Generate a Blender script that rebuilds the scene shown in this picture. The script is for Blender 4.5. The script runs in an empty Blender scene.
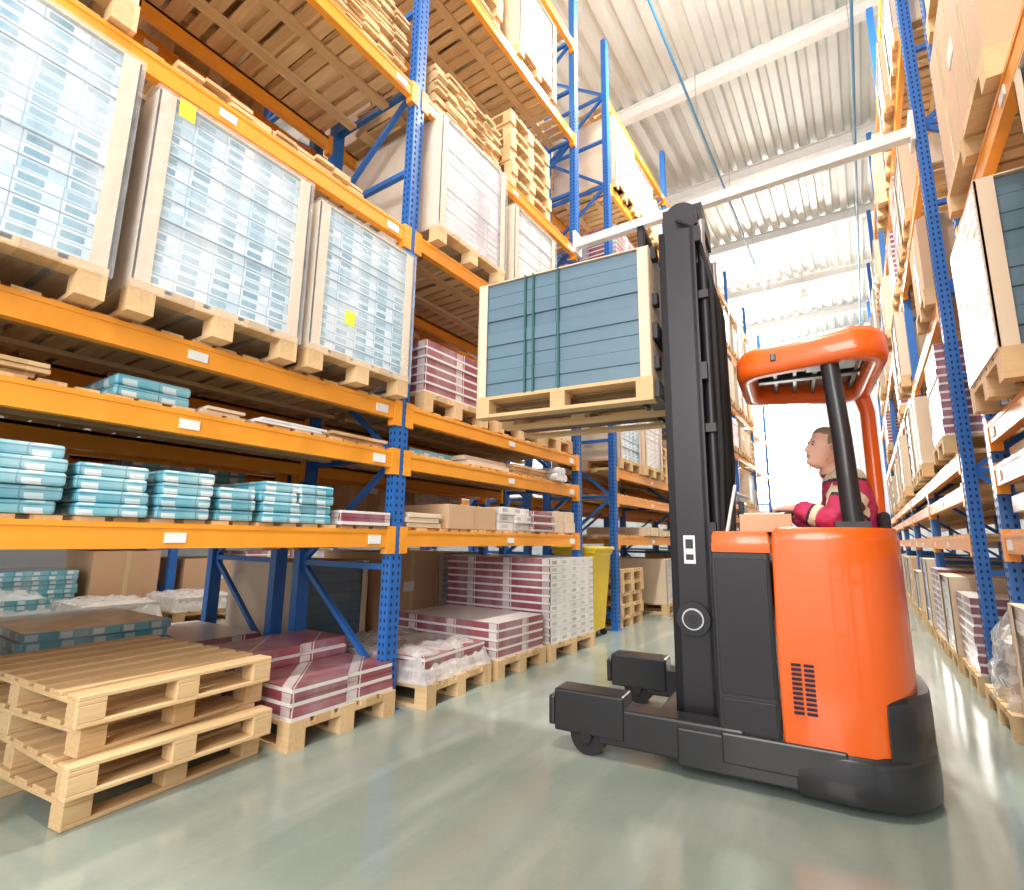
import bpy, math, random
from mathutils import Vector, Matrix, Euler
random.seed(7)
sc=bpy.context.scene
sc.view_settings.view_transform='Standard'
sc.view_settings.exposure=.25
R=random.random
def U(a,b): return a+(b-a)*R()

# ---------------------------------------------------------------- materials
def newmat(name):
    m=bpy.data.materials.new(name); m.use_nodes=True
    nt=m.node_tree; b=nt.nodes['Principled BSDF']
    return m,nt,b
def mth(nt,op,a,b=None):
    n=nt.nodes.new('ShaderNodeMath'); n.operation=op
    for i,v in enumerate((a,b)):
        if v is None: continue
        if isinstance(v,(int,float)): n.inputs[i].default_value=v
        else: nt.links.new(v,n.inputs[i])
    return n.outputs[0]
def mixc(nt,f,a,b):
    n=nt.nodes.new('ShaderNodeMix'); n.data_type='RGBA'
    for i,v in ((0,f),(6,a),(7,b)):
        if isinstance(v,(int,float)): n.inputs[i].default_value=v
        elif isinstance(v,(tuple,list)): n.inputs[i].default_value=(*v[:3],1)
        else: nt.links.new(v,n.inputs[i])
    return n.outputs[2]
def coords(nt):
    tc=nt.nodes.new('ShaderNodeTexCoord'); s=nt.nodes.new('ShaderNodeSeparateXYZ')
    nt.links.new(tc.outputs['Object'],s.inputs[0]); return tc.outputs['Object'],s.outputs
def noise(nt,vec,scale,detail=3,sc3=None):
    if sc3:
        mp=nt.nodes.new('ShaderNodeMapping'); mp.inputs['Scale'].default_value=sc3
        nt.links.new(vec,mp.inputs[0]); vec=mp.outputs[0]
    n=nt.nodes.new('ShaderNodeTexNoise'); n.inputs['Scale'].default_value=scale
    n.inputs['Detail'].default_value=detail
    nt.links.new(vec,n.inputs['Vector']); return n.outputs[0]
def bump(nt,b,h,s=.3,d=.01):
    n=nt.nodes.new('ShaderNodeBump'); n.inputs['Strength'].default_value=s; n.inputs['Distance'].default_value=d
    nt.links.new(h,n.inputs['Height']); nt.links.new(n.outputs[0],b.inputs['Normal'])
def paint(name,c,rough=.4,metal=0,coat=0,var=.12,ns=6):
    m,nt,b=newmat(name); v,_=coords(nt)
    n=noise(nt,v,ns,4)
    col=mixc(nt,n,tuple(x*(1-var) for x in c),tuple(min(1,x*(1+var)) for x in c))
    nt.links.new(col,b.inputs['Base Color']); b.inputs['Roughness'].default_value=rough
    b.inputs['Metallic'].default_value=metal; b.inputs['Coat Weight'].default_value=coat
    return m
def wood(name,c1,c2,axis=0):
    m,nt,b=newmat(name); v,s=coords(nt)
    w=nt.nodes.new('ShaderNodeTexWhiteNoise'); w.noise_dimensions='1D'
    k=mth(nt,'FLOOR',mth(nt,'MULTIPLY',s[1-axis],1/.13))
    nt.links.new(k,w.inputs['W'])
    n=noise(nt,v,6,5,(1,9,9) if axis==0 else (9,1,9))
    f=mth(nt,'ADD',mth(nt,'MULTIPLY',w.outputs[0],.5),mth(nt,'MULTIPLY',n,.6))
    nt.links.new(mixc(nt,f,c1,c2),b.inputs['Base Color'])
    b.inputs['Roughness'].default_value=.75; bump(nt,b,n,.3,.004)
    return m
def stack(name,base,alt,label,gap,rowh,cellw,lab=(.15,.6,.3,.75),rough=.35,gv=.1,gu=.03,coat=.3,haze=0):
    m,nt,b=newmat(name); v,s=coords(nt)
    u=mth(nt,'MULTIPLY',mth(nt,'ADD',s[0],s[1]),1/cellw)
    w=mth(nt,'MULTIPLY',mth(nt,'ADD',s[2],-.144),1/rowh)
    fu=mth(nt,'FRACT',u); fv=mth(nt,'FRACT',w)
    cb=nt.nodes.new('ShaderNodeCombineXYZ')
    nt.links.new(mth(nt,'FLOOR',u),cb.inputs[0]); nt.links.new(mth(nt,'FLOOR',w),cb.inputs[1])
    wn=nt.nodes.new('ShaderNodeTexWhiteNoise'); wn.noise_dimensions='2D'; nt.links.new(cb.outputs[0],wn.inputs['Vector'])
    col=mixc(nt,wn.outputs[0],base,alt)
    lm=mth(nt,'MULTIPLY',mth(nt,'MULTIPLY',mth(nt,'GREATER_THAN',fu,lab[0]),mth(nt,'LESS_THAN',fu,lab[1])),
       mth(nt,'MULTIPLY',mth(nt,'GREATER_THAN',fv,lab[2]),mth(nt,'LESS_THAN',fv,lab[3])))
    col=mixc(nt,mth(nt,'MULTIPLY',lm,mth(nt,'ADD',mth(nt,'MULTIPLY',wn.outputs[0],.5),.5)),col,label)
    gm=mth(nt,'MAXIMUM',mth(nt,'LESS_THAN',fv,gv),mth(nt,'LESS_THAN',fu,gu))
    col=mixc(nt,gm,col,gap)
    n=noise(nt,v,9,3)
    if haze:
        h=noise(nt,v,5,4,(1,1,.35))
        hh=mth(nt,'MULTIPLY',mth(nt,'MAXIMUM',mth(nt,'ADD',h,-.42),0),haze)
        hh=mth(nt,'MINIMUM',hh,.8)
        col=mixc(nt,hh,col,(.90,.93,.95))  # pale film glare painted into the carton colour
    nt.links.new(col,b.inputs['Base Color']); b.inputs['Roughness'].default_value=rough
    b.inputs['Coat Weight'].default_value=coat; b.inputs['Coat Roughness'].default_value=.15
    bump(nt,b,n,.25,.02)
    return m
ORANGE=paint('rack_orange',(.93,.36,.035),.33)
BLUE=paint('rack_blue',(.022,.145,.50),.4)
HOLE=paint('hole_dark',(.01,.02,.06),.8)
WOODX=wood('wood_boards_x',(.46,.27,.11),(.88,.64,.36),0)
WOODY=wood('wood_boards_y',(.50,.31,.14),(.90,.67,.38),1)
CARD=paint('cardboard',(.62,.41,.25),.75,var=.08)
CARDL=paint('cardboard_pale',(.78,.63,.47),.7,var=.07)
TAPE=paint('tape',(.70,.55,.32),.25)
YEL=paint('yellow_label',(.95,.85,.05),.5)
WHT=paint('white_label',(.85,.87,.88),.4,var=.04)
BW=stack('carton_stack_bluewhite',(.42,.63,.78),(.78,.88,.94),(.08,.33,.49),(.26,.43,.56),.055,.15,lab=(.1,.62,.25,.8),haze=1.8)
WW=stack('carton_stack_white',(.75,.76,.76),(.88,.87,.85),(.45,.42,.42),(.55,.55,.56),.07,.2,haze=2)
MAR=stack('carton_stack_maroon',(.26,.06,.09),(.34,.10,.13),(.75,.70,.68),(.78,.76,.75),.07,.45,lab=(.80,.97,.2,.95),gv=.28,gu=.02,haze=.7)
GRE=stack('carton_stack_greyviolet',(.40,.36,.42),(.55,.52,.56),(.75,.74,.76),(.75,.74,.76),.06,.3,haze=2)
TEAL=stack('carton_stack_slate',(.115,.20,.275),(.13,.225,.30),(.13,.22,.29),(.045,.09,.13),.09,.6,gv=.06,gu=.008,coat=.1)
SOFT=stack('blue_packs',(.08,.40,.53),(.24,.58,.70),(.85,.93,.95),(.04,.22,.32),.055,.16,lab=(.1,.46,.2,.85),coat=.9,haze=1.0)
STRAP=paint('green_strap',(.03,.13,.12),.4)
BLK=paint('truck_black',(.018,.018,.022),.35,coat=.2)
BLK2=paint('mast_black',(.026,.024,.03),.38,.3)
TOR=paint('truck_orange',(.92,.14,.010),.28,coat=.5,var=.03,ns=2)
RUB=paint('rubber',(.02,.02,.02),.8)
STEEL=paint('steel',(.55,.55,.57),.3,.9)
SEAT=paint('seat_fabric',(.03,.03,.035),.8)
YBIN=paint('yellow_plastic',(.85,.62,.03),.4)
WMET=paint('white_metal',(.80,.80,.78),.4)
PIPE=paint('blue_pipe',(.06,.22,.40),.4)
def filmm(name,fac,c1,c2,bs,sc_,bd):
    m,nt,b=newmat(name); v,_=coords(nt)
    n=noise(nt,v,sc_,5,(1,1,.6))
    nt.links.new(mixc(nt,n,c1,c2),b.inputs['Base Color']); b.inputs['Roughness'].default_value=.12
    bump(nt,b,n,bs,bd)
    t=nt.nodes.new('ShaderNodeBsdfTransparent'); mx=nt.nodes.new('ShaderNodeMixShader')
    mx.inputs[0].default_value=fac
    nt.links.new(t.outputs[0],mx.inputs[1]); nt.links.new(b.outputs[0],mx.inputs[2])
    nt.links.new(mx.outputs[0],nt.nodes['Material Output'].inputs[0]); return m
FILM=filmm('stretch_film',.20,(.80,.90,.97),(.9,.95,1),.9,14,.04)
FILMW=filmm('crumpled_film',.5,(.55,.56,.55),(.9,.9,.9),1,12,.05)
def emis(name,c,s):
    m,nt,b=newmat(name); b.inputs['Base Color'].default_value=(*c,1)
    b.inputs['Emission Color'].default_value=(*c,1); b.inputs['Emission Strength'].default_value=s; return m

# ---------------------------------------------------------------- mesh builder
class G:
    def __init__(s): s.v=[];s.f=[];s.m=[];s.mats=[];s.sm=[]
    def mi(s,m):
        if m not in s.mats: s.mats.append(m)
        return s.mats.index(m)
    def add(s,vs,fs,m,smooth=False):
        o=len(s.v); s.v+= [tuple(v) for v in vs]; k=s.mi(m)
        for f in fs: s.f.append(tuple(i+o for i in f)); s.m.append(k); s.sm.append(smooth)
    BF=[(0,3,2,1),(4,5,6,7),(0,1,5,4),(1,2,6,5),(2,3,7,6),(3,0,4,7)]
    def box(s,x0,x1,y0,y1,z0,z1,m,M=None):
        x0,x1=sorted((x0,x1));y0,y1=sorted((y0,y1));z0,z1=sorted((z0,z1))
        vs=[Vector(p) for p in((x0,y0,z0),(x1,y0,z0),(x1,y1,z0),(x0,y1,z0),(x0,y0,z1),(x1,y0,z1),(x1,y1,z1),(x0,y1,z1))]
        if M: vs=[M@v for v in vs]
        s.add(vs,G.BF,m)
    def bar(s,p,q,w,h,m,up=(0,0,1)):
        p=Vector(p);q=Vector(q);d=(q-p);L=d.length;d.normalize()
        upv=Vector(up)
        if abs(d.dot(upv))>.98: upv=Vector((1,0,0))
        a=d.cross(upv).normalized();b=a.cross(d).normalized()
        M=Matrix(((d.x,a.x,b.x,p.x),(d.y,a.y,b.y,p.y),(d.z,a.z,b.z,p.z),(0,0,0,1)))
        s.box(0,L,-w/2,w/2,-h/2,h/2,m,M)
    def loft(s,rings,m,cap=True,smooth=True,closed=False):
        n=len(rings[0]);vs=[p for r in rings for p in r];fs=[]
        K=len(rings)
        for k in range(K if closed else K-1):
            a=k*n;b=((k+1)%K)*n
            for i in range(n):
                j=(i+1)%n; fs.append((a+i,a+j,b+j,b+i))
        s.add(vs,fs,m,smooth)
        if cap and not closed:
            s.add(rings[0],[tuple(range(n))[::-1]],m); s.add(rings[-1],[tuple(range(n))],m)
    def tube(s,pts,rs,m,n=12,cap=True,fl=1.0,smooth=True):
        pts=[Vector(p) for p in pts]
        if isinstance(rs,(int,float)): rs=[rs]*len(pts)
        rings=[];prev=None
        for i,p in enumerate(pts):
            d=(pts[min(i+1,len(pts)-1)]-pts[max(i-1,0)]).normalized()
            if prev is None:
                a=d.cross(Vector((0,0,1)))
                if a.length<.1: a=d.cross(Vector((1,0,0)))
            else: a=prev-d*prev.dot(d)
            a.normalize();prev=a;b=d.cross(a)
            rings.append([p+a*math.cos(t)*rs[i]+b*math.sin(t)*rs[i]*fl for t in [2*math.pi*k/n for k in range(n)]])
        s.loft(rings,m,cap,smooth)
    def cyl(s,p,q,r,m,n=20,r2=None): s.tube([p,q],[r,r if r2 is None else r2],m,n)
    def ell(s,c,rx,ry,rz,m,n=20,k=12,M=None):
        rings=[]
        for j in range(k+1):
            t=-math.pi/2+math.pi*j/k
            t=max(-1.55,min(1.55,t))
            ring=[]
            for i in range(n):
                p=2*math.pi*i/n
                v=Vector((rx*math.cos(t)*math.cos(p),ry*math.cos(t)*math.sin(p),rz*math.sin(t)))
                if M: v=M@v
                ring.append(v+Vector(c))
            rings.append(ring)
        s.loft(rings,m)
    def obj(s,name,parent=None,loc=(0,0,0),rot=(0,0,0),bevel=0,seg=2):
        me=bpy.data.meshes.new(name); me.from_pydata(s.v,[],s.f)
        for m in s.mats: me.materials.append(m)
        me.polygons.foreach_set('material_index',s.m); me.polygons.foreach_set('use_smooth',s.sm)
        me.update()
        o=bpy.data.objects.new(name,me); sc.collection.objects.link(o)
        o.location=loc;o.rotation_euler=rot
        if parent: o.parent=parent
        if bevel:
            b=o.modifiers.new('bevel','BEVEL');b.width=bevel;b.segments=seg;b.limit_method='ANGLE';b.angle_limit=.6
        return o
def empty(name,loc=(0,0,0),rot=(0,0,0)):
    e=bpy.data.objects.new(name,None); sc.collection.objects.link(e); e.location=loc;e.rotation_euler=rot;return e

# ---------------------------------------------------------------- camera
f=520.; psi=math.radians(34);th=math.radians(10.2);r=math.radians(.8)
F=Vector((-math.sin(psi)*math.cos(th),math.cos(psi)*math.cos(th),math.sin(th)))
R0=Vector((math.cos(psi),math.sin(psi),0));U0=R0.cross(F)
Rr=R0*math.cos(r)+U0*math.sin(r);Ur=U0*math.cos(r)-R0*math.sin(r)
cam=bpy.data.cameras.new('camera');co=bpy.data.objects.new('camera',cam);sc.collection.objects.link(co)
co.matrix_world=Matrix(((Rr.x,Ur.x,-F.x,0),(Rr.y,Ur.y,-F.y,0),(Rr.z,Ur.z,-F.z,1.1),(0,0,0,1)))
cam.sensor_width=36;cam.lens=f/1024*36;cam.clip_start=.05;sc.camera=co

# ---------------------------------------------------------------- shell
g=G()
m,nt,b=newmat('polished_concrete');v,s=coords(nt)
n1=noise(nt,v,.9,7);n2=noise(nt,v,6,8);n3=noise(nt,v,1.7,3);n4=noise(nt,v,45,3);n5=noise(nt,v,1.3,6,(3.2,.5,1))
c=mixc(nt,n1,(.20,.265,.23),(.37,.445,.395))
c=mixc(nt,mth(nt,'MULTIPLY',n2,.5),c,(.21,.25,.225))
k5=mth(nt,'MULTIPLY',mth(nt,'MAXIMUM',mth(nt,'ADD',n5,-.5),0),2.2)
c=mixc(nt,k5,c,(.48,.54,.50))  # bright reflection streaks along the aisle, mixed into the floor colour
c=mixc(nt,mth(nt,'MULTIPLY',n4,.15),c,(.52,.55,.52))
nt.links.new(c,b.inputs['Base Color'])
nt.links.new(mth(nt,'ADD',mth(nt,'MULTIPLY',n3,.12),.07),b.inputs['Roughness']);bump(nt,b,n1,.03,.003)
b.inputs['Specular IOR Level'].default_value=1.0
FLOOR=m
g.add([(-13,-3,0),(5,-3,0),(5,25,0),(-13,25,0)],[(0,1,2,3)],FLOOR)
g.obj('floor')
m,nt,b=newmat('roof_sheet');v,s=coords(nt)
n1=noise(nt,v,2,4)
c=mixc(nt,n1,(.62,.64,.62),(.80,.80,.77))
nt.links.new(c,b.inputs['Base Color']);b.inputs['Roughness'].default_value=.4;b.inputs['Metallic'].default_value=.35
ROOF=m
g=G();xs=[];x=-13;P=.33
prof=[(0,0),(.14,0),(.18,.08),(.29,.08)]
while x<5:
    for a,h in prof: xs.append((x+a,10+h))
    x+=P
vs=[];fs=[]
for x,z in xs: vs+= [(x,-3,z),(x,25,z)]
for i in range(len(xs)-1): fs.append((2*i,2*i+1,2*i+3,2*i+2))
g.add(vs,fs,ROOF);g.obj('ceiling')
for k,y in enumerate((-1.5,2,5.6,9.2,12.4,15.6,19,22.4)):
    g=G();g.box(-13,5,y-.09,y+.09,9.72,9.74,WMET);g.box(-13,5,y-.012,y+.012,9.74,9.98,WMET);g.box(-13,5,y-.09,y+.09,9.975,9.995,WMET)
    g.obj('roof_beam')
WALL=paint('wall_panel',(.72,.75,.78),.5)
WALLD=paint('wall_panel_grey',(.30,.32,.35),.6)
def wallx(name,x0,x1,y,z1):
    g=G();vs=[];fs=[];pts=[];x=x0
    while x<x1: pts+=[(x,0),(x+.35,0),(x+.37,.03),(x+.45,.03)];x+=.47
    for px,d in pts: vs+=[(min(px,x1),y+d,0),(min(px,x1),y+d,z1)]
    for i in range(len(pts)-1): fs.append((2*i,2*i+2,2*i+3,2*i+1))
    g.add(vs,fs,WALL);return g.obj(name)
wallx('wall_back',-13,5,25,10)
g=G();g.box(-13.1,-13,-3,25,0,10,WALLD);g.obj('wall_left')
g=G();g.box(5,5.1,-3,25,0,10,WALL);g.obj('wall_right')
WIN=emis('daylight_glass',(1,.96,.89),22)
for k,(a,b2,z0,z1) in enumerate(((-5.2,-1.7,2.8,9.3),(-12,-8,4.4,9.2))):
    g=G();g.box(a,b2,24.93,24.95,z0,z1,WIN)
    for t in range(5):
        xx=a+(b2-a)*t/4;g.box(xx-.03,xx+.03,24.88,24.95,z0,z1,WMET)
    for zz in (z0,(z0+z1)/2,z1): g.box(a-.03,b2+.03,24.87,24.95,zz-.03,zz+.03,WMET)
    g.obj('window_%d'%(k+1))
g=G();g.box(-1.1,.1,24.9,24.97,0,2.3,PIPE);g.box(-1.15,-1.1,24.88,24.98,0,2.35,WMET);g.box(.1,.15,24.88,24.98,0,2.35,WMET);g.box(-1.15,.15,24.88,24.98,2.3,2.36,WMET)
g.cyl((-.05,24.85,1.05),(-.05,24.9,1.05),.03,STEEL);g.obj('door_1')

# ---------------------------------------------------------------- racks
LL=[1.09,1.62,1.96,3.30,4.53,6.10,7.5]
RL=[1.11,1.49,1.74,3.00,4.25,5.6,7.1]
def rack(name,xf,xb,ys,levels,top,near=()):
    g=G();sg=1 if xb>xf else -1
    for y in ys:
        for x in (xf,xb):
            a=x if x==xf else x-sg*.08
            g.box(a,a+sg*.08,y-.05,y+.05,0,top,BLUE)
            g.box(a-.02*sg,a+.10*sg,y-.075,y+.075,0,.012,BLUE)
            if y in near and x==xf:
                z=.1
                while z<min(top,6.5):
                    for o in (-.025,.025): g.box(a-sg*.0015,a,y+o-.007,y+o+.007,z,z+.022,HOLE)
                    for o in (.02,.055): g.box(a+sg*o,a+sg*(o+.012),y-.0515,y-.05,z,z+.022,HOLE)
                    z+=.05
        z=.15;k=0
        while z<top-.7:
            g.bar((xf+sg*.05,y,z),(xb-sg*.05,y,z),.04,.04,BLUE)
            zz=z+.75
            a,b_=((xf+sg*.05,y,z),(xb-sg*.05,y,zz)) if k%2==0 else ((xb-sg*.05,y,z),(xf+sg*.05,y,zz))
            g.bar(a,b_,.035,.035,BLUE);z=zz;k+=1
    for i in range(len(ys)-1):
        y0,y1=ys[i]+.05,ys[i+1]-.05
        for L in levels:
            for x in (xf,xb-sg*.05):
                g.box(x,x+sg*.05,y0,y1,L-.055,L+.055,ORANGE)
                g.box(x-sg*.004 if x==xf else x,x+sg*.054,y0,y1,L+.035,L+.057,ORANGE)
                for ya,yb in ((y0,y0+.012),(y1-.012,y1)):
                    g.box(x-sg*.006,x+sg*.055,ya-.03,yb+.03,L-.10,L+.08,ORANGE)
            g.box(xf-sg*.006,xf,y1-.20,y1-.10,L-.035,L+.02,WHT);g.box(xf-sg*.006,xf,(y0+y1)/2-.05,(y0+y1)/2+.04,L-.03,L+.015,WHT)
            y=y0+.03
            while y<y1-.1:
                w=U(.08,.10);e=U(-.03,.03)
                g.box(xf+sg*(.012+max(0,e)),xb-sg*(.012-min(0,e)),y,y+w,L+.057,L+.076,WOODX);y+=w+U(.022,.05)
            g.box(xf+sg*.3,xf+sg*.38,y0,y1,L+.03,L+.056,WOODY)
            g.box(xf+sg*.7,xf+sg*.78,y0,y1,L+.03,L+.056,WOODY)
    return g.obj(name)
ysA=[-2.97,-.22,2.53,5.28];ysB=[6.32,9.07,11.82,14.57,17.32,20.07]
rack('pallet_rack',-2.63,-3.7,ysA,LL,8.6,(2.53,5.28))
rack('pallet_rack',-3.93,-5.0,ysA,LL,8.6)
rack('pallet_rack',-2.63,-3.7,ysB,LL,8.6,(6.32,))
rack('pallet_rack',-3.93,-5.0,ysB,LL,8.6)
rack('pallet_rack',-8.2,-9.3,[-1.9,.85,3.6,6.35,9.1,11.85],LL,8.6)
rack('pallet_rack',.65,1.72,[-1.35,1.4,4.12],RL,8.6,(4.12,))
rack('pallet_rack',.65,1.72,[5.2,7.95,10.7,13.45,16.2,18.95],RL,8.6,(5.2,))
g=G();g.box(-2.62,.64,5.19,5.28,4.58,4.68,WMET);g.box(-2.63,-2.60,5.15,5.33,4.5,4.78,WMET);g.box(.62,.65,5.12,5.33,4.5,4.78,WMET)
g.obj('rack_tie_beam')

# ---------------------------------------------------------------- pallets / loads
def pallet(g,M,L,W,m=WOODX,H=.144,gap=1.28,n=None,bb=.10):
    """L along local x, W along local y, origin corner"""
    s=H/.144
    n=n or max(5,int(W/.16)); bw=W/(n*gap-(gap-1))
    for i in range(n):
        y=i*bw*gap;g.box(0,L,y,y+bw,.122*s,H,m,M)
    for x in (0,L/2-.05,L-.10):
        g.box(x,x+.10,0,W,.100*s,.122*s,m,M)
        for y in (0,W/2-bb/2,W-bb): g.box(x,x+.10,y,y+bb,.022*s,.100*s,m,M)
    for y in (0,W/2-bb/2,W-bb): g.box(0,L,y,y+bb,0,.022*s,m,M)
def load(kind,x,y,z,w=.8,d=1.1,h=.9,sg=-1,rot=0,flm=False,ends='y',name=None,rows=None,pal=True,yellow=None):
    g=G();x0=0 if sg>0 else -d;x1=x0+d
    pz=.144 if pal else 0
    if pal: pallet(g,Matrix.Translation((x0,0,0)),d,w)
    i=.012
    mat={'bw':BW,'ww':WW,'mar':MAR,'gre':GRE,'teal':TEAL,'soft':SOFT,'carton':CARD,'cartonl':CARDL}[kind]
    if kind in('carton','cartonl'):
        n=1 if R()<.5 else 2
        for k in range(n):
            g.box(x0+i,x1-i,i+k*(w-2*i)/n+.002,i+(k+1)*(w-2*i)/n-.002,pz,pz+h,mat)
            yc=i+(k+.5)*(w-2*i)/n
            g.box(x0+i-.002,x1-i+.002,yc-.03,yc+.03,pz+h*.0,pz+h+.002,TAPE)
        if R()<.7:
            xx=x0+i-.003 if sg>0 else x1-i
            yy=U(.1,w-.3);g.box(xx,xx+.003,yy,yy+.15,pz+h*.5,pz+h*.5+.1,WHT)
    else:
        rh={'bw':.055,'ww':.07,'mar':.07,'gre':.06,'teal':.09,'soft':.055}[kind]
        n=max(1,round(h/rh));h=n*rh
        for k in range(n):
            j=.006 if kind!='soft' else .02
            a,b_=U(-j,j),U(-j,j)
            g.box(x0+i*1.5+a,x1-i*1.5+a,i*1.5+b_,w-i*1.5+b_,pz+k*rh+.0015,pz+(k+1)*rh,mat)
        if kind in('bw','teal','ww','gre'):
            q=.07
            if ends=='y':
                for ya,yb in ((0,.008),(w-.008,w)): g.box(x0+.0,x1-.0,ya,yb,pz,pz+h+.005,CARDL)
                for ya,yb in ((0,q),(w-q,w)):
                    g.box(x0,x0+.006,ya,yb,pz,pz+h+.005,CARDL);g.box(x1-.006,x1,ya,yb,pz,pz+h+.005,CARDL)
            elif ends=='x':
                for xa,xb in ((x0,x0+.008),(x1-.008,x1)): g.box(xa,xb,0,w,pz,pz+h+.005,CARDL)
                for xa,xb in ((x0,x0+q),(x1-q,x1)):
                    g.box(xa,xb,0,.006,pz,pz+h+.005,CARDL);g.box(xa,xb,w-.006,w,pz,pz+h+.005,CARDL)
            g.box(x0+.0,x1,0,w,pz+h+.005,pz+h+.012,CARDL)
    if flm: g.box(x0-.012,x1+.012,-.012,w+.012,pz-.04,pz+h+.02,FILM)
    if yellow:
        yy,zz=yellow;xx=x1+.013 if sg<0 else x0-.014
        g.box(xx,xx+.001,yy,yy+.07,zz,zz+.09,YEL)
    nm=name or {'bw':'shrink_wrapped_carton_pallet','ww':'white_carton_pallet','mar':'flooring_box_pallet','gre':'shrink_wrapped_carton_pallet','teal':'strapped_panel_pallet','soft':'blue_package_pallet','carton':'cardboard_box_pallet','cartonl':'cardboard_box_pallet'}[kind]
    return g.obj(nm,loc=(x,y,z),rot=(0,0,rot))
dz=.077
z3=LL[2]+dz
load('bw',-2.52,-.08,z3,.80,1.1,.99,flm=True)
load('bw',-2.52,.80,z3,.80,1.1,.93,flm=True,yellow=(.08,1.0))
load('bw',-2.52,1.67,z3,.78,1.1,.90,flm=True,yellow=(.22,.33))
z4=LL[3]+dz
load('ww',-2.6,-.1,z4,.8,1.05,.85)
load('gre',-2.55,2.72,z4,.9,1.05,.93,flm=True)
load('ww',-2.55,3.78,z4,.8,1.05,.80,flm=True)
load('mar',-2.65,2.75,z3,.8,1.0,.42);load('mar',-2.65,3.7,z3,.8,1.0,.35);load('cartonl',-2.65,4.5,z3,.65,1.0,.3)
for (k,y,L,h) in (('carton',-.1,2,.9),('ww',.8,2,.9),('bw',1.7,2,.9),('mar',3.0,2,.8),('carton',4,2,.8),('carton',3.0,3,.9),('ww',4.1,3,.9),('carton',.3,0,.35),('soft',1.4,0,.3),('carton',3.0,0,.4),('gre',4.0,0,.35),
    ('ww',.2,4,.9),('carton',1.2,4,.9),('ww',3.1,4,.9),('carton',4.1,4,.9),('ww',3.1,5,.9),('carton',4.1,5,.9),('carton',1.5,5,.9)):
    load(k,-3.95,y,LL[L]+dz,.8,1.0,h)
def planks(x,y,z,w,d,n,t=.022,name='timber_plank_stack'):
    g=G()
    for k in range(n):
        m_=max(3,int(w/.13));bw=w/m_
        if k%5==4:
            for xx in (.1,.5,.9): g.box(-d*xx-.04,-d*xx+.04,0,w,k*t,(k+1)*t-.001,WOODY)
        else:
            for i in range(m_):
                e=U(-.03,.03);g.box(-d+e,e,i*bw+.004,(i+1)*bw-.004,k*t+.0005,(k+1)*t-.0015,WOODX)
    return g.obj(name,loc=(x,y,z))
def pstack(x,y,z,n,w=.8,d=1.05):
    g=G()
    for k in range(n):
        pallet(g,Matrix.Translation((-d+U(-.02,.02),U(-.015,.015),k*.1455)),d,w,WOODX)
    return g.obj('wooden_pallet_stack',loc=(x,y,z))
planks(-2.68,2.75,LL[4]+dz,.95,1.0,22);pstack(-2.66,3.85,LL[4]+dz,6)
pstack(-2.66,2.8,LL[5]+dz,7,.85);load('ww',-2.6,3.9,LL[5]+dz,.8,1.05,.9)
pstack(-2.66,.75,LL[4]+dz,6);planks(-2.68,1.7,LL[4]+dz,.7,1.0,26);planks(-2.68,.9,LL[3]+dz,1.2,1.0,4)
pstack(-2.66,-.1,LL[4]+dz,5)
def packs(name,x,y,z,w,d,n,rh=.055,mat=SOFT,j=.015,cols=1,bev=.012):
    g=G()
    for k in range(n):
        for c in range(cols):
            a,b_=U(-j,j),U(-j,j);cw=w/cols
            g.box(-d+a,a,c*cw+b_+.004,(c+1)*cw-.004+b_,k*rh+.001,(k+1)*rh-.001,mat)
    return g.obj(name,loc=(x,y,z),bevel=bev)
z1=LL[0]+dz
P_='blue_package_stack'
packs(P_,-2.62,.08,z1,.30,.9,5);packs(P_,-2.62,.42,z1,.30,.9,5)
packs(P_,-2.62,.75,z1,.27,.9,4);packs(P_,-2.62,1.06,z1,.24,.9,4)
packs(P_,-2.62,1.31,z1,.20,.9,3);packs(P_,-2.62,1.54,z1,.46,.9,4,cols=2)
packs('flooring_box_stack',-2.62,2.04,z1,.40,.9,2,.045,MAR,.01,1,.002)
z2=LL[1]+dz
packs(P_,-2.66,.85,z2,.32,.7,2,.05)
packs('cardboard_sheet_stack',-2.66,1.22,z2,.2,.8,2,.018,CARDL,.02,1,.001)
packs('cardboard_sheet_stack',-2.66,1.5,z2,.42,.8,2,.016,WHT,.03,1,.001)
packs('plywood_sheet_stack',-2.66,1.98,z2,.45,.8,2,.02,WOODX,.03,1,.001)
packs('plywood_sheet_stack',-2.66,-.1,z2,.7,.9,3,.02,WOODX,.03,1,.001)
packs('cardboard_box_stack',-2.64,3.05,z1,.65,.8,1,.19,CARD,.01,2,.003)
packs('white_box_stack',-2.64,3.75,z1,.5,.8,3,.07,WW,.02,2,.003)
packs('white_box_stack',-2.64,4.3,z1,.4,.8,4,.05,MAR,.02,1,.003)
packs('cardboard_box_stack',-2.64,4.75,z1,.4,.8,2,.11,CARDL,.02,2,.003)
packs('cardboard_box_stack',-2.64,2.62,z1,.35,.8,3,.035,CARDL,.02,1,.003)
packs(P_,-2.7,2.65,z2,.5,.8,1,.05);packs('cardboard_box_stack',-2.66,3.3,z2,.6,.8,2,.04,CARDL,.03,1,.003)
packs('plywood_sheet_stack',-2.66,4.0,z2,.6,.8,3,.03,WOODX,.03,1,.003)
g=G()
for i,y in enumerate((4.72,4.8,4.88,4.76,4.84)):
    g.cyl((-2.6,y,z2+.04+(i//3)*.07),(-3.3,y,z2+.04+(i//3)*.07),.038,WHT)
g.obj('cardboard_tube_bundle')
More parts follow.
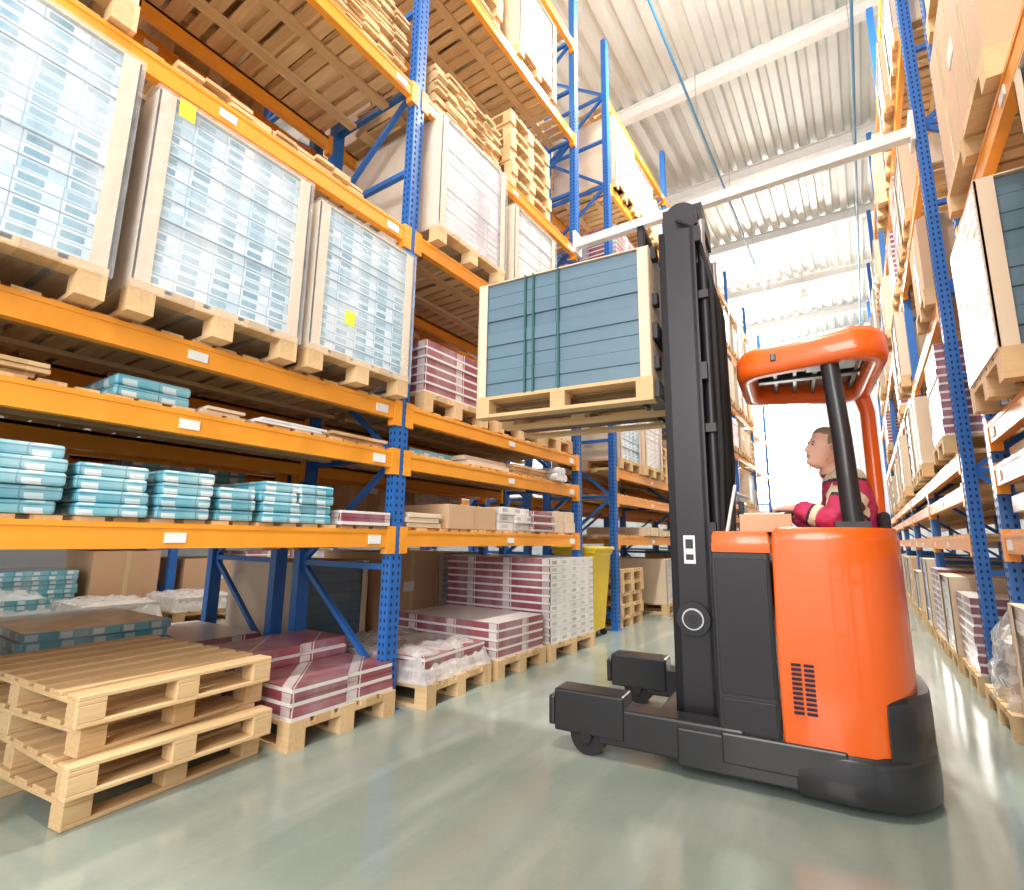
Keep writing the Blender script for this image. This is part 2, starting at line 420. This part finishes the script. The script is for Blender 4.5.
# floor: stack of pallets
for k in range(4):
    g=G();a=math.radians((7,3,9,5)[k])
    M=Matrix.Translation(((0,.05,-.02,.02)[k],(0,-.02,.03,-.01)[k],0))@Matrix.Rotation(math.pi/2,4,'Z')
    pallet(g,M,.84,1.15,WOODY,.119,gap=1.5,n=8,bb=.09)
    g.obj('wooden_pallet',loc=(-2.58,.86,k*.1195),rot=(0,0,a),bevel=.003,seg=1)
load('soft',-3.98,1.0,0,.8,1.0,.38);load('mar',-3.98,.1,0,.8,1.0,.42);load('mar',-3.98,1.85,0,.6,1.0,.2)
g=G()
pallet(g,Matrix.Translation((-1.1,0,0)),1.1,.76)
for k in range(5):
    for c in range(2):
        for e in range(2):
            if e==1 and k>2 : continue
            a=U(-.015,.015);x1=-.02-.45*(1-e)
            g.box(x1-.43+a,x1+a,c*.37+.01,c*.37+.375,.144+k*.056+.001,.144+(k+1)*.056-.001,MAR)
g.obj('flooring_box_pallet',loc=(-2.55,1.77,0),rot=(0,0,.03))
def lumpy(w,d,h,mat=FILMW,g=None,z0=0,x0=0,y0=0):
    g=g or G();n=14
    vs=[];fs=[]
    for i in range(n+1):
        for j in range(n+1):
            u=i/n;v_=j/n
            e=min(u,1-u,v_,1-v_)
            hh=h*min(1,(e/.1)**.5 if e>0 else 0)*U(.82,1.05)
            vs.append((x0-d*u+U(-.012,.012),y0+w*v_+U(-.012,.012),z0+hh))
    for i in range(n):
        for j in range(n):
            a=i*(n+1)+j;fs.append((a,a+n+1,a+n+2,a+1))
    g.add(vs,fs,mat,True);return g
def filmload(name,x,y,w,d,rows,mat,rot=0):
    g=lumpy(w+.06,d+.05,rows*.055+.03,FILMW,None,.15)
    pallet(g,Matrix.Translation((-d+.0,.03,0)),d,w)
    for k in range(rows): g.box(-d+.03,-.05,.06,w,.144+k*.055,.197+k*.055,mat)
    g.obj(name,loc=(x,y,0),rot=(0,0,rot))
filmload('film_wrapped_flooring_pallet',-2.45,2.66,.8,1.1,3,MAR,.08)
load('mar',-2.5,3.55,0,.75,1.15,.28)
g=G();pallet(g,Matrix.Translation((-1.3,0,0)),1.3,.95)
for k in range(11):
    a=U(-.008,.008);g.box(-1.28+a,-.02+a,.02,.93,.144+k*.07+.001,.144+(k+1)*.07,MAR)
g.box(-.022,-.01,.02,.93,.144,.92,WW)
g.obj('flooring_box_pallet',loc=(-2.48,4.36,0))
load('teal',-4.0,2.7,0,.8,1.0,.75);load('carton',-4.0,3.7,0,.8,1.0,.8)
load('gre',-4.0,4.5,0,.7,1.0,.8)
g=G()
rings=[]
for z,sx,sy in ((.08,.2,.17),(.5,.23,.2),(.92,.26,.23),(.95,.28,.25),(.98,.28,.25)):
    rings.append([(-sx,-sy,z),(sx,-sy,z),(sx,sy,z),(-sx,sy,z)])
g.loft(rings,YBIN,True,False);g.box(-.29,.3,-.26,.26,.98,1.02,YBIN)
g.bar((-.3,-.2,.95),(-.3,.2,.95),.03,.03,YBIN)
for y in(-.19,.19): g.cyl((-.2,y-.03,.09),(-.2,y+.03,.09),.09,RUB);g.cyl((.17,y-.02,.04),(.17,y+.02,.04),.04,RUB)
g.obj('yellow_wheelie_bin',loc=(-2.85,5.78,0),bevel=.01)
def fill(xf,sg,ys,levels,floor=True,p=.9,full=(.65,.97)):
    lv=([None]+list(range(len(levels)))) if floor else list(range(len(levels)))
    for i in range(len(ys)-1):
        y0=ys[i]+.12
        for L in lv:
            z=0 if L is None else levels[L]+dz
            nxt=levels[0] if L is None else (levels[L+1] if L+1<len(levels) else levels[L]+1.4)
            room=nxt-.08-z-.144-.06
            for k in range(3):
                if R()>p: continue
                if room<.5:
                    kd=random.choice(('carton','cartonl','ww','mar','bw')); hh=max(.06,room*U(.3,.8))
                    if room<.06: continue
                    load(kd,xf,y0+k*.87,z,.78,.95,hh,sg,pal=False)
                else:
                    kd=random.choice(('carton','ww','bw','ww','gre','cartonl','mar','bw','wood')); hh=room*U(*full)
                    if kd=='wood':
                        if sg<0: pstack(xf-.05,y0+k*.87,z,max(2,int(hh/.15)))
                        continue
                    load(kd,xf+U(-.02,.06)*(-sg),y0+k*.87+U(-.01,.01),z,.79,1.05,hh,sg)
fill(-2.6,-1,ysB[:5],LL[:6])
load('cartonl',-2.6,6.45,LL[5]+dz,.9,1.05,1.1)
# far-left rack
for k_,y,L,h in (('soft',1.75,-1,.5),('carton',2.65,-1,.72),('carton',3.75,-1,.6),('mar',4.65,-1,.7),('gre',5.5,-1,.75),('carton',6.5,-1,.7),('teal',7.4,-1,.6),('carton',8.3,-1,.7),
               ('carton',1.7,0,.3),('mar',2.6,0,.25),('soft',3.8,0,.3),('carton',4.7,0,.3),('carton',5.6,0,.25)):
    load(k_,-8.2,y,0 if L<0 else LL[L]+dz,.8,1.0,h)
filmload('film_wrapped_package_pallet',-7.1,1.2,.8,1.0,5,SOFT);filmload('film_wrapped_package_pallet',-7.0,2.2,.8,1.0,3,WW)
filmload('film_wrapped_package_pallet',-7.1,3.2,.8,1.0,3,WW)
RZ=[l+dz for l in RL]
o=load('teal',.56,3.0,RZ[2],.8,1.1,.80,1,ends='x')
g=G()
for k in range(12): g.box(-.006,0,.03,.77,.148+k*.066,.148+(k+1)*.066-.004,WW)
o2=g.obj('label_sheet',parent=o)
load('carton',.60,2.72,RZ[3],1.2,1.05,.95,1)
load('carton',.62,2.6,RZ[4],1.3,1.05,.95,1);load('bw',.60,1.6,RZ[2],.8,1.1,.8,1)
load('ww',.62,2.7,RZ[5],1.2,1.05,1.1,1)
packs('white_box_stack',1.6,3.1,RZ[0],.8,.9,2,.09,WW,.02,2,.003)
packs('cardboard_box_stack',1.6,3.1,RZ[1],.8,.9,1,.07,CARDL,.02,2,.003)
load('ww',.62,3.25,0,.8,1.1,.6,1)
fill(.60,1,[5.2,7.95,10.7,13.45,16.2],RL[:6])
def wrapped(x,y,w,d,h):
    g=G();pallet(g,Matrix.Translation((0,0,0)),d,w)
    n=10;rings=[]
    for k in range(n+1):
        z=.13+h*k/n;ring=[]
        for t in range(28):
            a=2*math.pi*t/28;cx,cy=math.cos(a),math.sin(a)
            q=1/max(abs(cx),abs(cy))**.85
            rr=U(.93,1.02)*(1-.25*(k/n)**3)
            ring.append((d/2+d/2*cx*q*rr,w/2+w/2*cy*q*rr,z))
        rings.append(ring)
    g.loft(rings,FILMW,True,False);g.box(.12,d-.1,.1,w-.1,.144,h*.9,CARDL)
    g.obj('film_wrapped_pallet',loc=(x,y,0))
wrapped(.60,4.25,.85,1.1,.55)

for px_ in (-1.96,.5):
    g=G();g.tube([(px_,-2,8.9),(px_,24,8.9)],.022,PIPE)
    for y in range(0,24,3): g.cyl((px_,y,8.9),(px_,y,10),.008,STEEL,6)
    g.obj('sprinkler_pipe')
BULB=emis('lamp_bulb',(1,.97,.9),12)
def lamp(x,y,p=500,q=70):
    g=G();g.cyl((0,0,0),(0,0,-.8),.01,STEEL,8)
    prof=[(.03,-.75),(.08,-.8),(.1,-.95),(.2,-1.1),(.3,-1.2)]
    g.loft([[(rr*math.cos(2*math.pi*i/24),rr*math.sin(2*math.pi*i/24),z) for i in range(24)] for rr,z in prof],WMET,False)
    g.ell((0,0,-1.1),.09,.09,.1,BULB,12,8)
    o=g.obj('pendant_lamp',loc=(x,y,10))
    l=bpy.data.lights.new('lamp_light','AREA');l.shape='DISK';l.size=.5;l.energy=p;l.color=(1,.94,.85)
    lo=bpy.data.objects.new('lamp_light',l);sc.collection.objects.link(lo);lo.parent=o;lo.location=(0,0,-1.22)
    l=bpy.data.lights.new('roof_fill','POINT');l.energy=q;l.shadow_soft_size=.25;l.color=(1,.96,.9)  # extra point below the shade, added to brighten the roof
    lo=bpy.data.objects.new('roof_fill',l);sc.collection.objects.link(lo);lo.parent=o;lo.location=(0,0,-1.75)
for y,p,q in ((.5,240,80),(6.3,460,170),(18.3,400,140)): lamp(-1.0,y,p,q)  # nearer two hang out of view, added to light the aisle
for y in (2,8): lamp(-6.6,y,240)

# ---------------------------------------------------------------- reach truck
T=empty('reach_truck_forklift',(-.1,3.35,0),(0,0,math.radians(5.7)))
def cowl(name,ypts,z0,z1,m,tap=.02,bev=.012):
    g=G();rings=[]
    cx=sum(p[0] for p in ypts)/len(ypts);cy=sum(p[1] for p in ypts)/len(ypts)
    for z,s in ((z0,1),(z0+.02,1.01),((z0+z1)/2,1.012),(z1-.06,1-tap*.4),(z1-.02,1-tap),(z1,1-tap-.06)):
        rings.append([(cx+(x-cx)*s,cy+(y-cy)*s,z) for x,y in ypts])
    g.loft(rings,m,True,False)
    o=g.obj(name,parent=T,bevel=bev,seg=3)
    for p in o.data.polygons: p.use_smooth=True
    return o
near=[(-.335,-.575),(-.1,-.578),(.0,-.57),(.06,-.545),(.12,-.49),(.165,-.41),(.195,-.32),(.215,-.2),(.225,-.05),(.15,-.05),(.08,-.24),(-.335,-.26)]
cowl('orange_side_cowl',near,.22,1.17,TOR)
rear=[(.13,-.07),(.225,-.06),(.23,.1),(.215,.25),(.18,.4),(.12,.5),(.06,.5),(.10,.3)]
cowl('orange_rear_cowl',rear,.22,1.05,TOR)
g=G();g.box(-.61,-.345,-.56,.5,.2,1.06,BLK);g.obj('battery_compartment',parent=T,bevel=.012)
cowl('orange_hood',[(-.60,-.575),(-.34,-.578),(-.34,-.2),(-.60,-.2)],1.05,1.15,TOR,.02)
g=G()
g.box(-.59,-.36,-.568,-.56,.24,.38,BLK2);g.box(-.59,-.36,-.568,-.56,.40,1.02,BLK2)
for k in range(11):
    for c in range(2): g.box(-.29+c*.05,-.25+c*.05,-.590,-.578,.36+k*.02,.37+k*.02,HOLE)
g.obj('side_panels_and_vents',parent=T,bevel=.003)
g=G();g.box(-.80,-.1,-.588,.588,.05,.22,BLK);g.box(-.6,-.1,-.592,.592,.10,.235,BLK);g.obj('chassis_frame',parent=T,bevel=.01)
base=[(-.3,-.585),(-.1,-.6),(.03,-.59),(.11,-.55),(.18,-.47),(.235,-.37),(.265,-.22),(.275,0),(.265,.22),(.235,.37),(.18,.47),(.11,.55),(-.1,.6),(-.3,.585)]
cowl('chassis_base',base,.04,.235,BLK,.01)
bump_=[(.05,-.56),(.13,-.515),(.19,-.43),(.24,-.34),(.262,-.2),(.27,0),(.26,.22),(.23,.37),(.15,.5),(.1,.45),(.15,0),(.1,-.4)]
cowl('rear_bumper',bump_,.2,.46,BLK,.01)
g=G()
for s in(-1,1):
    y=s*.5
    g.box(-1.2,-.5,y-.075,y+.075,.07,.25,BLK)
    g.box(-1.44,-1.06,y-.085,y+.085,.10,.31,BLK)
    g.box(-1.475,-1.44,y-.08,y+.08,.12,.27,BLK)
    g.cyl((-1.26,y-.06,.095),(-1.26,y+.06,.095),.095,RUB,28);g.cyl((-1.26,y-.088,.095),(-1.26,y+.088,.095),.03,BLK2)
g.box(-.95,-.6,-.45,.45,.08,.2,BLK)
g.cyl((.0,-.1,.13),(.0,.02,.13),.13,RUB,28)
g.obj('support_legs_and_wheels',parent=T,bevel=.012,seg=2)
g=G();mx_=.06
def mb(xa,xb,*a): g.box(xa+mx_,xb+mx_,*a)
for s in(-1,1):
    for (xa,xb,ya,yb,z0,z1) in ((-.90,-.70,.33,.36,.1,2.95),(-.90,-.86,.27,.36,.1,2.95),(-.72,-.69,.27,.36,.1,2.95),
                                (-.89,-.70,.25,.275,.15,3.08),(-.89,-.86,.2,.27,.15,3.08),(-.73,-.70,.2,.27,.15,3.08),
                                (-.88,-.72,.17,.19,.2,3.16),(-.88,-.85,.13,.19,.2,3.16)):
        mb(xa,xb,s*ya,s*yb,z0,z1,BLK2)
    g.cyl((-.60,s*.28,.2),(-.60,s*.28,2.75),.03,BLK2,14);g.cyl((-.60,s*.28,2.75),(-.60,s*.28,3.02),.02,STEEL,14)
    mb(-.80,-.78,s*.10,s*.125,.3,3.1,STEEL)
    for z in (.9,1.7,2.5): g.box(-.63,-.575,s*.24,s*.33,z,z+.05,BLK2)
for z in (.3,1.1,2.0,2.85): mb(-.71,-.66,-.36,.36,z,z+.1,BLK2)
mb(-.89,-.68,-.27,.27,3.02,3.10,BLK2)
mb(-.90,-.66,-.20,.20,3.06,3.2,BLK2)
g.cyl((-.73,-.22,3.12),(-.73,.22,3.12),.1,BLK2,24)
for yy in (-.3,-.06,0,.06,.3): g.tube([(-.60,yy,.4),(-.555,yy,1.6),(-.56,yy,2.6),(-.63,yy,2.97),(-.74,yy,3.05)],.013,RUB,8)
g.cyl((-.73,-.40,.70),(-.73,-.36,.70),.085,BLK2,28);g.cyl((-.73,-.412,.70),(-.73,-.40,.70),.055,STEEL,24);g.cyl((-.73,-.42,.70),(-.73,-.41,.70),.047,BLK,24);g.cyl((-.73,-.425,.70),(-.73,-.42,.70),.02,BLK2,24)
g.box(-.77,-.71,-.362,-.36,.98,1.13,WHT);g.box(-.76,-.72,-.3635,-.362,1.0,1.03,BLK);g.box(-.76,-.72,-.3635,-.362,1.06,1.11,BLK)
g.obj('mast',parent=T,bevel=.004,seg=1)
g=G()
for z in (1.92,2.28): g.box(-.97,-.86,-.38,.38,z,z+.1,BLK2)
for yy in(-.38,-.2,0,.2,.38): g.box(-.96,-.92,yy-.02,yy+.02,1.95,3.02,BLK2)
g.box(-.96,-.92,-.4,.4,2.98,3.02,BLK2);g.box(-.96,-.92,-.4,.4,2.65,2.69,BLK2)
for z in (2.1,2.5,2.8): g.box(-.92,-.86,-.36,-.30,z,z+.08,BLK2)
for s in(-1,1):
    g.box(-.995,-.97,s*.15,s*.27,1.9,2.4,BLK2)
    g.box(-2.05,-.97,s*.15,s*.27,1.925,1.96,BLK2)
g.obj('fork_carriage',parent=T,bevel=.004,seg=1)
def rr(x0,x1,y0,y1,rad,z,tap=.0,n=7):
    pts=[]
    for cx,cy,a0 in ((x1-rad,y1-rad,0),(x0+rad,y1-rad-tap,90),(x0+rad,y0+rad+tap,180),(x1-rad,y0+rad,270)):
        for k in range(n):
            a=math.radians(a0+90*k/(n-1));pts.append((cx+rad*math.cos(a),cy+rad*math.sin(a),z))
    return pts
a=(-.46,.24,-.50,.52)
def rg(i,z,rad): return rr(a[0]+i,a[1]-i,a[2]+i,a[3]-i,rad,z,.12)
g=G()
g.loft([rg(.01,1.985,.16),rg(0,2.02,.17),rg(.0,2.10,.17),rg(.03,2.14,.15),rg(.07,2.14,.12),rg(.09,2.11,.1),rg(.09,2.01,.1),rg(.07,1.98,.12)],TOR,False,True,True)
g.obj('overhead_guard_frame',parent=T)
GL=paint('tinted_panel',(.26,.26,.27),.15,coat=.5)
g=G();g.loft([rg(.085,2.09,.1),rg(.085,2.10,.1)],GL,True,False)
for k in range(5):
    x=-.28+k*.1;g.box(x,x+.025,-.40,.42,2.04,2.08,BLK)
g.box(-.36,.16,-.03,.03,2.03,2.07,BLK)
g.box(-.12,.10,-.42,-.26,1.99,2.04,GL)
g.obj('overhead_guard_grille',parent=T,bevel=.004)
g=G();g.tube([(.02,-.38,1.1),(.005,-.38,1.6),(-.02,-.38,2.05)],[.047,.043,.041],BLK,20);g.box(-.06,.08,-.45,-.31,1.14,1.2,BLK)
g.obj('guard_post',parent=T)
g=G();g.tube([(.20,.44,.9),(.22,.46,1.4),(.22,.46,1.9),(.19,.44,2.04)],[.045,.04,.04,.045],TOR,16)
g.obj('rear_guard_post',parent=T)
g=G()
g.box(-.34,.12,-.25,.5,.36,.40,BLK)
g.box(-.05,.16,-.18,.30,.4,.80,BLK)
g.obj('cab_floor',parent=T,bevel=.01)
g=G();g.box(-.12,.15,-.16,.30,.78,.86,SEAT);g.box(.15,.20,-.14,.28,.86,1.26,SEAT);g.obj('seat',parent=T,bevel=.03,seg=3)
g=G();g.box(-.56,-.34,-.2,.5,1.05,1.16,BLK)
g.box(-.42,-.24,-.20,.06,1.14,1.20,BLK);g.cyl((-.31,-.06,1.2),(-.315,-.06,1.25),.012,BLK,10)
g.ell((-.318,-.06,1.262),.028,.022,.022,RUB,14,8)
g.cyl((-.38,.25,1.12),(-.34,.25,1.23),.02,BLK,12)
pts=[(-.335+.10*math.cos(t),.25+.11*math.sin(t),1.24+.035*math.cos(t)) for t in [2*math.pi*k/24 for k in range(25)]]
g.tube(pts,.013,RUB,10);g.bar((-.435,.25,1.205),(-.235,.25,1.275),.02,.012,RUB);g.bar((-.335,.14,1.24),(-.335,.36,1.24),.02,.012,RUB)
g.box(-.52,-.49,.1,.32,1.16,1.34,BLK)
g.obj('dashboard_and_steering',parent=T,bevel=.006)
g=G();g.box(-.47,-.24,-.50,-.26,1.148,1.235,CARD);g.box(-.45,-.27,-.48,-.3,1.235,1.242,WHT);g.obj('document_box',parent=T,bevel=.004)
gm,nt,b=newmat('clear_shield');b.inputs['Base Color'].default_value=(.85,.92,.95,1);b.inputs['Roughness'].default_value=.05
t_=nt.nodes.new('ShaderNodeBsdfTransparent');mx=nt.nodes.new('ShaderNodeMixShader');mx.inputs[0].default_value=.4
nt.links.new(t_.outputs[0],mx.inputs[1]);nt.links.new(b.outputs[0],mx.inputs[2]);nt.links.new(mx.outputs[0],nt.nodes['Material Output'].inputs[0])
g=G();vs=[];n=10
for k in range(n+1):
    t=k/n;y=-.5+.9*t;x=-.535-.03*math.sin(t*math.pi)
    vs+=[(x,y,1.13),(x+.05,y*.92,1.38)]
g.add(vs,[(2*k,2*k+2,2*k+3,2*k+1) for k in range(n)],gm,True)
g.tube([vs[2*k+1] for k in range(n+1)],.008,WMET,8);g.tube([vs[0],vs[1]],.008,WMET,8)
g.obj('wind_shield',parent=T)
ld=load('teal',-2.14,2.73,1.90,.82,1.2,.83,1,ends='x',name='strapped_panel_pallet',rot=math.radians(5.7))
g=G()
for x in (.36,.42,.60): g.box(x,x+.012,-.004,.824,.14,.144+.81+.015,STRAP)
g.obj('straps',parent=ld)

# ---------------------------------------------------------------- driver
D=empty('forklift_driver',(-.1,3.35,0),(0,0,math.radians(5.7)))
SKIN=paint('skin',(.80,.47,.35),.5,var=.05,ns=20)
HAIR=paint('hair',(.27,.19,.12),.7,var=.3,ns=60)
JRED=paint('jacket_red',(.60,.04,.13),.65,var=.3,ns=14)
JCR=paint('jacket_stripe',(.85,.78,.55),.5)
JDK=paint('jacket_dark',(.06,.03,.05),.6)
PANT=paint('trousers',(.03,.035,.06),.8)
SHOE=paint('boots',(.02,.02,.02),.6)
LIP=paint('lips',(.60,.29,.24),.5);EYEW=paint('eye_white',(.7,.68,.66),.3);EYED=paint('eye_iris',(.03,.03,.04),.2)
EARI=paint('ear_inner',(.62,.32,.25),.6)
SH=(.045,-.13,1.395);EL=(-.045,-.225,1.20);WR=(-.225,-.12,1.285);SF=(.045,.25,1.395);EF=(-.06,.345,1.205);WF=(-.25,.275,1.265)
mid=lambda p,q,t:tuple(p[i]+(q[i]-p[i])*t for i in range(3))
J=[((.06,.06,.95),(.19,.15)),((.085,.06,1.09),(.185,.145)),((.075,.06,1.25),(.205,.15)),((.055,.06,1.37),(.175,.125)),((.01,.06,1.46),(.10,.10)),((-.028,.052,1.56),(.088,.088)),
 (SH,(.100,.100)),(EL,(.082,.082)),(mid(EL,WR,.55),(.070,.070)),(WR,(.050,.050)),
 (SF,(.100,.100)),(EF,(.082,.082)),(mid(EF,WF,.55),(.068,.068)),(WF,(.050,.050)),
 ((.05,-.04,.95),(.115,.115)),((-.30,-.06,.97),(.085,.085)),((-.27,-.06,.72),(.068,.068)),((-.22,-.06,.49),(.05,.05)),((-.33,-.06,.45),(.045,.045)),
 ((.05,.16,.95),(.115,.115)),((-.30,.20,.97),(.085,.085)),((-.27,.20,.72),(.068,.068)),((-.22,.20,.49),(.05,.05)),((-.33,.20,.45),(.045,.045))]
E=[(0,1),(1,2),(2,3),(3,4),(4,5),(3,6),(6,7),(7,8),(8,9),(3,10),(10,11),(11,12),(12,13),(0,14),(14,15),(15,16),(16,17),(17,18),(0,19),(19,20),(20,21),(21,22),(22,23)]
me=bpy.data.meshes.new('body');me.from_pydata([j[0] for j in J],E,[])
bo=bpy.data.objects.new('body_tmp',me);sc.collection.objects.link(bo)
sm=bo.modifiers.new('s','SKIN');sm.use_smooth_shade=True
if not me.skin_vertices:
    bpy.context.view_layer.objects.active=bo
    bpy.ops.mesh.customdata_skin_add()
sv=me.skin_vertices[0].data
for i,j in enumerate(J): sv[i].radius=j[1];sv[i].use_root=(i==0)
su=bo.modifiers.new('u','SUBSURF');su.levels=5;su.render_levels=5
bpy.context.view_layer.update()
dg=bpy.context.evaluated_depsgraph_get()
nm=bpy.data.meshes.new_from_object(bo.evaluated_get(dg))
nm.name='body';bpy.data.objects.remove(bo)
for m_ in (JRED,JCR,PANT,SKIN,SHOE,JDK): nm.materials.append(m_)
ua=(Vector(EL)-Vector(SH)).normalized();ub=(Vector(EF)-Vector(SF)).normalized();fa=(Vector(WR)-Vector(EL)).normalized()
for p in nm.polygons:
    c=p.center;k=0
    p.use_smooth=True
    if c.z<.93 or (c.x<-.07 and c.z<1.08): k=2
    if c.z<.53: k=4
    if c.z>1.475 and abs(c.y-.06)<.09: k=3
    if k==0:
        if abs(c.y-.06)<.15 and 1.12<c.z<1.165: k=1
        if c.y<-.10:
            d=(c-Vector(SH)).dot(ua)
            if c.x>-.10 and .06<d<.10: k=1
            if c.x>-.10 and .10<d<.118: k=5
            d=(c-Vector(EL)).dot(fa)
            if .07<d<.105 and c.x<-.04: k=1
            if .105<=d<.12 and c.x<-.04: k=5
        if c.y>.26:
            d=(c-Vector(SF)).dot(ub)
            if .07<d<.105: k=1
        if c.z>1.432 and abs(c.y-.06)>.07: k=1
        if 1.418<c.z<=1.432 and c.x<.12: k=5
    p.material_index=k
bo=bpy.data.objects.new('body',nm);sc.collection.objects.link(bo);bo.parent=D
tx=bpy.data.textures.new('folds','CLOUDS');tx.noise_scale=.06
dm=bo.modifiers.new('folds','DISPLACE');dm.texture=tx;dm.strength=.018;dm.mid_level=.5;dm.texture_coords='LOCAL'
g=G();g.tube([(.03,.06,1.43),(.012,.06,1.46),(.0,.06,1.492)],[.095,.084,.078],JCR,20,False);g.tube([(.0298,.06,1.432),(.013,.06,1.455)],[.099,.09],JRED,20,False);g.obj('jacket_collar',parent=D)
def head():
    n,k=96,80;vs=[];fs=[];mats=[]
    def gs(a,s): return math.exp(-(a*a)/(2*s*s))
    def sstep(a,b,x):
        t=max(0,min(1,(x-a)/(b-a)));return t*t*(3-2*t)
    for j in range(k+1):
        t=-math.pi/2+math.pi*j/k;t=max(-1.565,min(1.565,t))
        for i in range(n):
            p=2*math.pi*i/n
            ct=math.cos(t);z=.118*math.sin(t)
            if z<0: cf=ct**.36;cy=ct**.6
            else: cf=ct**.85;cy=ct**.85
            cx_=math.cos(p)
            x=(.084 if cx_>0 else .102)*(cf if cx_>0 else ct)*cx_
            y=.073*cy*math.sin(p)
            if z<0:
                q=(-z/.118);y*=1-.34*q**1.1
                if x<0: x*=1-.30*q
                else: x*=1+.02*q
            if x>0:
                nz=0
                if -.044<z<.03: nz=sstep(.022,-.028,z) if z>-.028 else sstep(-.044,-.032,z)
                x+=.018*nz*gs(y,.0085+.003*sstep(.0,-.03,z))
                x+=.005*gs(abs(y)-.012,.005)*gs(z+.034,.006)
                x-=.008*gs(abs(y)-.031,.012)*gs(z-.002,.010)
                x+=.005*gs(z-.022,.008)*gs(y,.05)
                x-=.003*gs(z-.008,.008)*gs(y,.012)
                x+=.0045*gs(y,.018)*gs(z+.0575,.0042)+.004*gs(y,.016)*gs(z+.068,.0045)-.004*gs(y,.02)*gs(z+.063,.002)
                x-=.004*gs(z+.080,.006)*gs(y,.03)
                x+=.009*gs(y,.022)*gs(z+.100,.012)
                x-=.006*gs(abs(y)-.045,.014)*gs(z+.06,.02)
            vs.append((x,y,z))
    for j in range(k):
        for i in range(n):
            q=(j*n+i,j*n+(i+1)%n,(j+1)*n+(i+1)%n,(j+1)*n+i);fs.append(q)
            c=sum((Vector(vs[u]) for u in q),Vector())/4
            m_=SKIN
            hl=.070-.25*max(0,abs(c.y)-.035)
            if (c.x>.02 and c.z>hl) or (c.x<=.02 and c.z>.0+max(0,(c.x+.03))*.5-.01) or (c.x<-.035 and c.z>-.055): m_=HAIR
            if c.x>.07 and abs(c.y)<.020 and -.072<c.z<-.0545: m_=LIP
            mats.append(m_)
    g=G()
    for m_ in (SKIN,HAIR,LIP): g.mi(m_)
    hv=list(vs);idx=set()
    for q,m_ in zip(fs,mats):
        if m_ is HAIR: idx.update(q)
    for u in idx:
        v=Vector(vs[u]);s_=1.055+.014*R()+(.03 if v.z>.08 else 0);hv[u]=tuple(v*s_)
    g.v=hv;g.f=fs;g.m=[g.mats.index(m_) for m_ in mats];g.sm=[True]*len(fs)
    for s in(-1,1):
        g.ell((.067,s*.030,.002),.011,.013,.006,EYEW,14,8);g.ell((.0755,s*.032,.002),.0045,.0075,.006,EYED,10,6)
        g.ell((.070,s*.031,.0085),.012,.016,.0035,SKIN,12,6)
        g.ell((.077,s*.031,.020),.006,.016,.003,HAIR,12,6)
        M=Matrix.Rotation(.25,3,'Y')@Matrix.Rotation(s*.25,3,'Z')
        g.ell((-.008,s*.075,-.008),.019,.008,.032,SKIN,16,10,M);g.ell((-.004,s*.081,-.006),.010,.004,.019,EARI,12,6,M)
    return g
ho=head().obj('head',parent=D,loc=(-.052,.045,1.622),rot=Euler((0,math.radians(-16),math.radians(180+22))))
def hand(name,w,Dv,N,S):
    w=Vector(w);Dv=Vector(Dv).normalized();S=Vector(S);S=(S-Dv*S.dot(Dv)).normalized();N=Vector(N);N=(N-Dv*N.dot(Dv)-S*N.dot(S)).normalized()
    g=G();rings=[]
    for t,wd,tk in ((-.03,.026,.024),(.0,.027,.021),(.03,.036,.018),(.06,.042,.016),(.085,.041,.013),(.092,.036,.008)):
        rings.append([w+Dv*t+S*math.cos(a)*wd+N*math.sin(a)*tk for a in [2*math.pi*k/16 for k in range(16)]])
    g.loft(rings,SKIN)
    for off,L,rd,cu in ((.030,.070,.0088,.45),(.010,.078,.0092,.5),(-.010,.072,.0088,.55),(-.029,.056,.0078,.6)):
        p=w+Dv*.078+S*off;pts=[p];rs=[rd*1.05];ang=.25
        for q in (.45,.3,.25):
            for h in range(2):
                d=Dv*math.cos(ang)-N*math.sin(ang);p=p+d*(L*q/2);pts.append(p);rs.append(rd*(1.03 if h else .95)*(1-.08*len(pts)/7))
            ang+=cu
        pts.append(p+d*.005);rs.append(rd*.5);g.tube(pts,rs,SKIN,10)
    p=w+Dv*.02+S*.028;pts=[p];rs=[.012];d=(Dv*.65+S*.7-N*.35).normalized()
    for L,rd in ((.028,.012),(.022,.0105),(.02,.009),(.006,.005)):
        p=p+d*L;pts.append(p);rs.append(rd);d=(d+Dv*.25-N*.15).normalized()
    g.tube(pts,rs,SKIN,10)
    g.obj(name,parent=D)
hand('hand_near',mid(EL,WR,.96),(-1,.45,-.05),(0,0,1),(0,1,0))
hand('hand_far',mid(EF,WF,.96),(-1,-.3,.0),(0,0,1),(0,-1,0))

# ---------------------------------------------------------------- light
w=bpy.data.worlds.new('world');sc.world=w;w.use_nodes=True
bg=w.node_tree.nodes['Background'];bg.inputs[0].default_value=(1,.985,.96,1);bg.inputs[1].default_value=1.35
def area(name,loc,tgt,sx,sy,p,c=(1,1,1)):
    l=bpy.data.lights.new(name,'AREA');l.shape='RECTANGLE';l.size=sx;l.size_y=sy;l.energy=p;l.color=c
    o=bpy.data.objects.new(name,l);sc.collection.objects.link(o);o.location=loc
    o.rotation_euler=(Vector(tgt)-Vector(loc)).to_track_quat('-Z','Y').to_euler();return o
area('added_key_light',(1.5,-6,4.5),(-1.2,4,1.5),5,4,560,(1,.97,.93))  # key light added behind the camera; no loading door stands there
